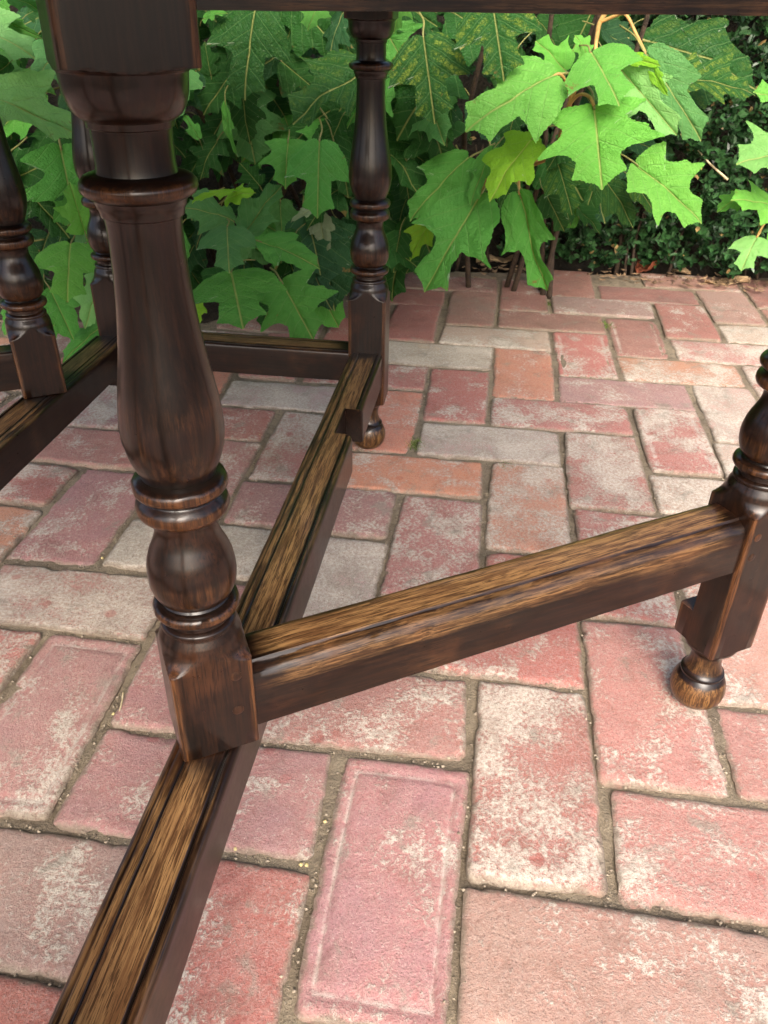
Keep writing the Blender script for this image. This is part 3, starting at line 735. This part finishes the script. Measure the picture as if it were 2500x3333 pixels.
def stem(parent, P, r0, r1, mat, name='stem', sub=6):
    Q = spline(P, sub); n = len(Q)
    V, F = tube([q - parent.location for q in Q], [r0 + (r1 - r0) * k / (n - 1) for k in range(n)], 8)
    return link(name, mesh('stem', V, F), mat, parent)
def pv(px, py, Y): return at(px, py, Y)

# big mass in the middle and to the left
hA = tag(empty('hydrangea', (-.30, 1.95, -.01)), 'large oak-leaved hydrangea in deep shade behind the far table legs', 'hydrangea')
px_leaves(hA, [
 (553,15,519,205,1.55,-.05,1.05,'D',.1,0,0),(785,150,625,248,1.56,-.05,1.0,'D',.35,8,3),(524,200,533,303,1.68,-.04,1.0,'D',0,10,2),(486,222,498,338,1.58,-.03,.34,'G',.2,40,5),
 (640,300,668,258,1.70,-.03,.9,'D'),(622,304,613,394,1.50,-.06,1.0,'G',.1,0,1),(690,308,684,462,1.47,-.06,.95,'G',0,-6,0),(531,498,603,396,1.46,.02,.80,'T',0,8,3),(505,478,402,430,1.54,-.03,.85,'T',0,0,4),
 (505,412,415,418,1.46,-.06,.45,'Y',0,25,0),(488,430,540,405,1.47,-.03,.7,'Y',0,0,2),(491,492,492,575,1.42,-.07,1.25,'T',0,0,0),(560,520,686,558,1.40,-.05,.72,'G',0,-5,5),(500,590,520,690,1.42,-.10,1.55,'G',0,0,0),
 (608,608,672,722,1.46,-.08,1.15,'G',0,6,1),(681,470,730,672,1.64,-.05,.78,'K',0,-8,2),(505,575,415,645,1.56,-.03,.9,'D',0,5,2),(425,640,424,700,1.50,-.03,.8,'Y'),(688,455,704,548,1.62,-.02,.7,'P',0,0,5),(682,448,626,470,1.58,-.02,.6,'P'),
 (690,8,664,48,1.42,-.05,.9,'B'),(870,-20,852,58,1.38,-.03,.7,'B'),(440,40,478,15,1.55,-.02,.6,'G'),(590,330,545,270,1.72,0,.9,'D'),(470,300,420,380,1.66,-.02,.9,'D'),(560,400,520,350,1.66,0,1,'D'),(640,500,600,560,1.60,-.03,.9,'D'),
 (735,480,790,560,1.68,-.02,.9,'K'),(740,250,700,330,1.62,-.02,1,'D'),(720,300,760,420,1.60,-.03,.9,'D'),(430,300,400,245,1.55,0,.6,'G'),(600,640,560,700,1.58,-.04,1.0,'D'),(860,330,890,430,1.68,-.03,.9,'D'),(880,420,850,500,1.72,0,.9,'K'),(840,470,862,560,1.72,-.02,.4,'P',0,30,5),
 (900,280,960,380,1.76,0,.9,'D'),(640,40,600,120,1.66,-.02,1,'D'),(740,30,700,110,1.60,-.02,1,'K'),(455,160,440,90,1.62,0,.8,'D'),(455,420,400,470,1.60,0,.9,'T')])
# left end, nearer to the camera and in the light
hB = tag(empty('hydrangea', (-.95, 1.75, -.01)), 'hydrangea with pale mint leaves spilling in at the left edge of the photo', 'hydrangea')
px_leaves(hB, [
 (-75,45,62,98,1.42,-.04,.95,'M',0,0,0),(-5,40,78,74,1.46,-.02,.4,'G',.3,30,2),(-95,185,172,250,1.38,-.05,.70,'M',0,-10,1),(-60,150,108,182,1.46,-.04,.62,'M',0,0,3),(165,85,48,172,1.54,-.04,.95,'T',0,0,2),(20,135,-30,175,1.42,-.02,1,'D'),
 (18,392,182,300,1.62,-.02,.95,'D',0,0,2),(40,395,148,500,1.60,-.04,.95,'D',0,0,0),(95,150,170,120,1.52,0,.9,'D'),(184,503,150,396,1.34,0,.80,'B',.1,0,1),(153,528,140,640,1.32,-.07,1.25,'B',0,0,0),(190,522,228,515,1.34,-.02,.8,'B',0,30),
 (108,624,156,724,1.40,-.05,.90,'G',0,0,5),(228,598,172,702,1.36,-.05,.85,'M',0,0,2),(232,700,118,768,1.42,-.05,.65,'G',0,0,4),(20,330,-40,420,1.6,0,1,'D'),(120,300,60,240,1.66,0,1,'D'),(180,260,230,330,1.66,0,1,'D'),(80,560,20,640,1.55,-.03,1,'D'),
 (60,30,120,0,1.5,0,.9,'D'),(100,60,180,30,1.56,0,.9,'D'),(20,-10,90,20,1.35,0,.8,'G'),(130,690,60,740,1.50,-.04,.9,'G'),(40,660,0,720,1.5,-.03,1,'G')])
# the branch that arches over the bricks on the right
hC = tag(empty('hydrangea', (.36, 1.98, -.01)), 'hydrangea branch with bright lime leaves arching over the bricks before the hedge', 'hydrangea')
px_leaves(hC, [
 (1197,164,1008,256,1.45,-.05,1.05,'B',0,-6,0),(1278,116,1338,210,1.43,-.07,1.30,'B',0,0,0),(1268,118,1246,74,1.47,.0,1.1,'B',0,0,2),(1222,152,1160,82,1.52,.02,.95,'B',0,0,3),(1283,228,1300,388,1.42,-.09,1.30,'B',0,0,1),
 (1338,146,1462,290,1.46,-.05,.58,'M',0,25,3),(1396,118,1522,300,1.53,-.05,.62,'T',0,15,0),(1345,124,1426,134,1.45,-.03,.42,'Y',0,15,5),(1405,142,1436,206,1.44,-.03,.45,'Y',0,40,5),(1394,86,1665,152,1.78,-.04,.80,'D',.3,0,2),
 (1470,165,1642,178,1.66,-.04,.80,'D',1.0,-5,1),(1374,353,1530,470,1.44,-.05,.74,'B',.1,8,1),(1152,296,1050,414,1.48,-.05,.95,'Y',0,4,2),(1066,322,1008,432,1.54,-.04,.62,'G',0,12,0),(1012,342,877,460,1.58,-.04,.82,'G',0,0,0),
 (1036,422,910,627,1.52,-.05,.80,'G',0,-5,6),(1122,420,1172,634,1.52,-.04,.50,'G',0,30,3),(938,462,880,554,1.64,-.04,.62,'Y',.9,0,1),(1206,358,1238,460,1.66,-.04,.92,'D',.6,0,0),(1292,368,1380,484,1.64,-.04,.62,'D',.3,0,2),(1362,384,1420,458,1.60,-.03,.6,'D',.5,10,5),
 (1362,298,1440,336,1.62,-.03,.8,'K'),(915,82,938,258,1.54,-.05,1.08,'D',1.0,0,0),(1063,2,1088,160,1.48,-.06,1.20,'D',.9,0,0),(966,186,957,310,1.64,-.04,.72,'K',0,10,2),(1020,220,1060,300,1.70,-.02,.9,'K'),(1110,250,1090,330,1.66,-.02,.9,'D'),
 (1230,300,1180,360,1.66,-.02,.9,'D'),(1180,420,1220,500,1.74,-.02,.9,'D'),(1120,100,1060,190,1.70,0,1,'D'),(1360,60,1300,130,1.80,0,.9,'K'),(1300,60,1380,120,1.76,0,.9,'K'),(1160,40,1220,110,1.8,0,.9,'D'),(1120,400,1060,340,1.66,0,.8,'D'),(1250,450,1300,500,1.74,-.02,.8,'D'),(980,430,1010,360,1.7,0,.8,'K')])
stem(hC, [Vector((.36,2.02,-.02)), Vector((.33,2.0,.12)), pv(1140,360,1.86)], .006, .005, M_WOODY)
stem(hC, [pv(1140,360,1.85), pv(1195,330,1.66), pv(1228,232,1.49), pv(1262,140,1.47)], .005, .0035, M_STEM)
stem(hC, [pv(1228,228,1.485), pv(1250,205,1.46), pv(1272,208,1.43), pv(1283,228,1.42)], .0028, .0024, M_STEM)
stem(hC, [pv(1232,215,1.48), pv(1224,180,1.46), pv(1210,160,1.45), pv(1196,164,1.45)], .0026, .0022, M_STEM)
stem(hC, [pv(1250,170,1.475), pv(1262,130,1.46), pv(1278,116,1.43)], .0026, .0022, M_STEM)
stem(hC, [Vector((.45,1.92,.62)), pv(1300,40,1.66), pv(1290,75,1.55), pv(1286,112,1.52)], .005, .0028, M_STEM)
stem(hC, [pv(1296,48,1.62), pv(1330,34,1.60), pv(1352,32,1.58), pv(1375,75,1.56), pv(1396,118,1.53)], .003, .0024, M_STEM)
stem(hC, [pv(1122,330,1.60), pv(1120,375,1.54), pv(1122,420,1.52)], .0026, .0022, M_STEM)
stem(hC, [pv(1060,330,1.62), pv(1050,380,1.55), pv(1036,424,1.52)], .0026, .0022, M_STEM)
stem(hC, [Vector((.20,2.0,-.02)), Vector((.16,1.9,.3)), pv(1010,250,1.72), pv(1060,40,1.6)], .007, .004, M_WOODY)
# the sprig at the right edge
hD = tag(empty('hydrangea', (1.15, 1.98, -.01)), 'small pale hydrangea sprig hanging before the hedge at the right edge', 'hydrangea')
px_leaves(hD, [(1712,330,1606,332,1.50,-.03,1.35,'M',0,0,1),(1670,446,1596,418,1.52,-.03,1.15,'B',.2,0,0),(1604,424,1553,447,1.56,-.02,1.0,'G',.2,0,2),(1634,514,1602,576,1.50,-.04,1.15,'M',0,0,0),(1690,470,1720,560,1.52,-.03,1,'B'),(1700,230,1640,190,1.55,-.03,1,'B')])
stem(hD, [pv(1634,514,1.50), pv(1652,480,1.51), pv(1680,440,1.54), pv(1730,380,1.6), Vector((1.14,1.86,.45)), Vector((1.15,1.98,-.02))], .0018, .005, M_STEM)
stem(hD, [pv(1712,330,1.5), pv(1722,350,1.55), pv(1730,382,1.6)], .002, .003, M_STEM)

# leaves deeper in the plants and above the frame
rf = random.Random(99)
def filler(parent, n, x0, x1, y0, y1, z0, z1, tones):
    for _ in range(n):
        b = Vector((rf.uniform(x0, x1), rf.uniform(y0, y1), rf.uniform(z0, z1)))
        L = rf.uniform(.07, .15); a = rf.uniform(-math.pi, math.pi)
        d = Vector((math.sin(a) * .8, -.45 + rf.uniform(-.3, .3), -.55 + rf.uniform(-.5, .4))).normalized()
        add_leaf(parent, b, b + d * L, rf.uniform(.75, 1.1), rf.choice(tones), 0, rf.uniform(-.6, .6), None, rf)
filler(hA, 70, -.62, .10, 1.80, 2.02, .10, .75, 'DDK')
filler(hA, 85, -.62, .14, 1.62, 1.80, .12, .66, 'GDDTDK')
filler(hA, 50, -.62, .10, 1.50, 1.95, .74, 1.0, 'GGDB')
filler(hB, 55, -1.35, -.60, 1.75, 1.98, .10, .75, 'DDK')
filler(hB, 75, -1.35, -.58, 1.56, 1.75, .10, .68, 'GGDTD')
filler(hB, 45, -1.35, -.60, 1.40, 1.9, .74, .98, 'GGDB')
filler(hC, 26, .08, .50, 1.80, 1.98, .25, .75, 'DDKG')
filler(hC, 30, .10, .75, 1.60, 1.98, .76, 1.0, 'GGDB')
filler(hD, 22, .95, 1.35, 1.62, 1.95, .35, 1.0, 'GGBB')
for hp, xc, hw, n in ((hA, -.26, .30, 9), (hB, -.97, .32, 9), (hC, .32, .16, 5), (hD, 1.15, .12, 3)):
    for k in range(n):
        bx = xc + rf.uniform(-.25, .25) * hw * 2; tx = xc + rf.uniform(-1, 1) * hw
        stem(hp, [Vector((bx, rf.uniform(1.92, 2.02), -.03)), Vector((bx * .6 + tx * .4, rf.uniform(1.84, 1.95), .28)), Vector((tx, rf.uniform(1.66, 1.86), .58)), Vector((tx + rf.uniform(-.06, .06), rf.uniform(1.55, 1.8), .88))], .007, .003, M_WOODY, sub=5)

# ------------------------------------------------------------------ clipped box hedge
hedge = tag(empty('box_hedge', (.3, 2.5, -.02)), 'dark clipped box hedge with tiny leaves behind the brick paving', 'hedge')
def hedge_front(x): return 2.13 - .06 * max(0, x - .3) + .03 * math.sin(x * 5)
HX0, HX1, HZ = -2.3, 2.2, 1.12
rs = np.random.RandomState(5)
LV, LF, LT = [], [], []
def box_leaf(p, d, n, L, W, tint):
    x = d.cross(n); x.normalize(); o = len(LV)
    f = n * (W * .28)
    LV.extend([p, p + d * (L * .3) + x * W * .42 + f, p + d * (L * .72) + x * W * .46 + f, p + d * L, p + d * (L * .72) - x * W * .46 + f, p + d * (L * .3) - x * W * .42 + f])
    LF.extend([(o, o + 1, o + 2, o + 3), (o, o + 3, o + 4, o + 5)]); LT.extend([tint] * 6)
def sprig(p, d, n, L):
    side = d.cross(Vector((0, 0, 1)));
    if side.length < .1: side = d.cross(Vector((1, 0, 0)))
    side.normalize(); up = side.cross(d); base_t = rs.uniform(0, .55)
    for k in range(n):
        q = p + d * (L * k / n); a = k * math.pi / 2 + rs.uniform(-.3, .3)
        s_ = side * math.cos(a) + up * math.sin(a)
        for sg in (1, -1):
            dd = (s_ * sg * .85 + d * (.55 + .5 * k / n) + Vector(rs.uniform(-.2, .2, 3))).normalized()
            nn = (d * .9 - s_ * sg * .4 + Vector((0, -.1, .3))); nn = (nn - dd * nn.dot(dd)).normalized()
            t_ = .98 + .02 * rs.rand() if rs.rand() < .012 else min(.97, max(0, base_t + .45 * k / n + rs.uniform(-.2, .2)))
            box_leaf(q, dd, nn, rs.uniform(.014, .023), rs.uniform(.008, .012), t_)
for _ in range(5200):
    x = rs.uniform(.30, 1.35) if rs.rand() < .72 else rs.uniform(HX0, HX1)
    if rs.rand() < .84:
        z = rs.uniform(.02, HZ - .02) if rs.rand() < .35 else rs.uniform(.02, .75)
        bulge = .05 * math.sin(min(1, z / .35) * math.pi / 2) - .02
        lump = .035 * nz(x, z, 0, 6) + .02 * nz(x, z, 5, 15)
        p = Vector((x, hedge_front(x) - bulge - lump + rs.uniform(-.015, .075), z))
        d = Vector((rs.uniform(-.6, .6), -1 + rs.uniform(-.2, .5), rs.uniform(-.1, 1.0))).normalized()
    else:
        p = Vector((x, rs.uniform(2.12, 2.75), HZ + rs.uniform(-.05, .01))); d = Vector((rs.uniform(-.5, .5), rs.uniform(-.5, .5), 1)).normalized()
    sprig(p, d, rs.randint(3, 6), rs.uniform(.025, .05))
fol = link('foliage', mesh('foliage', [v - hedge.location for v in LV], LF, False, None, {'tint': LT}), M_BOX, hedge); tag(fol, kind='stuff')
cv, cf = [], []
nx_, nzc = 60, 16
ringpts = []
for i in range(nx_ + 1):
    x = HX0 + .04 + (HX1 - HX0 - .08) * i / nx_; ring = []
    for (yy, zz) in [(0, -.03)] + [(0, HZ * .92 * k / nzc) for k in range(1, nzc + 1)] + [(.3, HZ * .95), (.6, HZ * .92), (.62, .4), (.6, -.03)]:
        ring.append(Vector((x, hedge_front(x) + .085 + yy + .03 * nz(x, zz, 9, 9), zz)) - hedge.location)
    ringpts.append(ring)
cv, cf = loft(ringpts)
link('dark_core', mesh('dark_core', cv, cf, True), M_CORE, hedge)  # solid dark core stands in for twigs and the shade inside the hedge
for k in range(46):                       # bare stems at the foot of the hedge
    x = rf.uniform(-.1, 1.4); y = hedge_front(x) + rf.uniform(.02, .06)
    if k < 26: stem(hedge, [Vector((x, y, -.03)), Vector((x + rf.uniform(-.03, .03), y + rf.uniform(-.02, .01), .12)), Vector((x + rf.uniform(-.07, .07), y - rf.uniform(0, .05), .30))], .0045, .0018, M_WOODY, 'branch', 3)
stem(hedge, [pv(1508,325,2.06), pv(1535,355,2.03), pv(1572,388,2.02)], .0016, .0028, M_STRAW, 'twig', 3)

# ------------------------------------------------------------------ dead leaves and small litter
def crumpled(name, px, py, L, W, rz, mat, label, seed, curl=1.0, lift=0.0):
    r_ = random.Random(seed); n, m_ = 15, 9; V, F = [], []
    for i in range(n):
        t_ = i / (n - 1); wd = W * math.sin(math.pi * (t_ * .92 + .04)) ** .7 * (1 + .25 * nz(t_ * 9 + seed, 0))
        for j in range(m_):
            s_ = j / (m_ - 1) * 2 - 1
            V.append((L * (t_ - .5) * (1 - .1 * s_ * s_), wd * s_ * .5, .004 + curl * (.35 * W * s_ * s_ * (.5 + .5 * math.sin(t_ * 5 + seed)) + .25 * W * abs(nz(t_ * 5 + seed, s_ * 1.5))) + .0015))
    for i in range(n - 1):
        for j in range(m_ - 1): F.append((i * m_ + j, (i + 1) * m_ + j, (i + 1) * m_ + j + 1, i * m_ + j + 1))
    zmin = min(v[2] for v in V); V = [(x, y, z - zmin) for x, y, z in V]
    me = mesh(name, V, F); o = link(name, me, mat)
    sol = o.modifiers.new('thickness', 'SOLIDIFY'); sol.thickness = .0006
    p = on_ground(px, py); o.location = (p.x, p.y, .0015 + lift); o.rotation_euler = (0, 0, rz)
    return tag(o, label, 'dead leaf', 'fallen leaves along the hedge')
crumpled('fallen_leaf', 1570, 612, .125, .042, R(8), M_DEAD, 'long pale curled dead leaf on the bricks under the hedge', 3, .8)
crumpled('fallen_leaf', 1392, 588, .060, .055, R(30), M_RUST, 'rust red crumpled dead leaf at the foot of the hedge', 5, 1.4)
crumpled('fallen_leaf', 1258, 560, .062, .060, R(70), M_RUST, 'dark red crumpled dead leaf left of the others below the hedge', 8, 1.5)
crumpled('fallen_leaf', 1470, 590, .055, .026, R(-40), M_DEAD, 'small tan dead leaf between the red and the long pale leaf', 11, 1.0)
crumpled('fallen_leaf', 1072, 566, .120, .042, R(18), M_DEAD, 'brown folded dead leaf on the bricks between the hanging green leaves', 14, 1.2)
crumpled('fallen_leaf', 1325, 566, .085, .040, R(-10), M_DEAD, 'flat brown dead leaf lying against the hedge foot', 17, .5)
lv, lf = [], []
for _ in range(700):
    x = rf.uniform(.0, 1.5); y = hedge_front(x) - .030 + rf.gauss(.0, .030)
    if nz(x, 3.1, 0, 7) < rf.uniform(-.35, .35): continue
    L = rf.uniform(.006, .030); a = rf.uniform(0, 6.3); z = .003 + rf.uniform(0, .008); o = len(lv)
    ca, sa = math.cos(a), math.sin(a); W = L * rf.uniform(.25, .55)
    for (p, q, dz) in ((-.5, 0, rf.uniform(0, .004)), (0, .5, .0), (.5, 0, rf.uniform(0, .006)), (0, -.5, .001)):
        lv.append((x + L * p * ca - W * q * sa, y + L * p * sa + W * q * ca, z + dz))
    lf += [(o, o + 1, o + 2), (o, o + 2, o + 3)]
tag(link('leaf_litter', mesh('leaf_litter', lv, lf, False), M_LITTER), 'scatter of small dry brown leaf bits along the hedge foot', 'leaf litter', kind='stuff')

sv, sf = [], []
for i in range(7):
    th = math.pi * i / 6
    for k in range(10): sv.append((.0019 * math.sin(th) * math.cos(k * math.pi / 5), .0018 * math.sin(th) * math.sin(k * math.pi / 5), .0017 * (1 - math.cos(th)) * (1 + .06 * math.sin(k))))
for i in range(6):
    for k in range(10): sf.append((i * 10 + k, (i + 1) * 10 + k, (i + 1) * 10 + (k + 1) % 10, i * 10 + (k + 1) % 10))
seed_me = mesh('seed', sv, sf)
for (px, py, lab) in ((245, 1542, 'tiny yellow seed in the joint just left of the straw stalk'), (259, 1556, 'tiny yellow seed at the lower end of the straw stalk'),
        (509, 1833, 'lone yellow seed in the joint right of the near long stretcher'), (650, 1867, 'left one of two yellow seeds lying side by side in a joint'), (662, 1868, 'right one of two yellow seeds lying side by side in a joint'),
        (702, 1774, 'yellow seed higher up the joint than the side-by-side pair'), (221, 1205, 'yellow seed on the joint above the long white brick at left'), (561, 940, 'yellow seed in the joint behind the near turned post'), (1060, 1475, 'yellow seed in the joint below the gate stretcher')):
    p = on_ground(px, py, -.004)
    o = link('seed', seed_me, M_SEED); o.location = (p.x, p.y, -.0058); o.rotation_euler = (0, 0, rf.uniform(0, 6))
    tag(o, lab, 'seed', 'yellow seeds in the brick joints')
a, b = on_ground(267, 1492, -.001), on_ground(255, 1548, -.001)
V, F = tube(spline([a - a, (b - a) * .5 + Vector((.001, 0, .001)), b - a], 4), .0008, 6)
o = link('straw', mesh('straw', V, F), M_STRAW); o.location = a; tag(o, 'thin straw-coloured stalk lying in a joint left of the near post', 'straw')
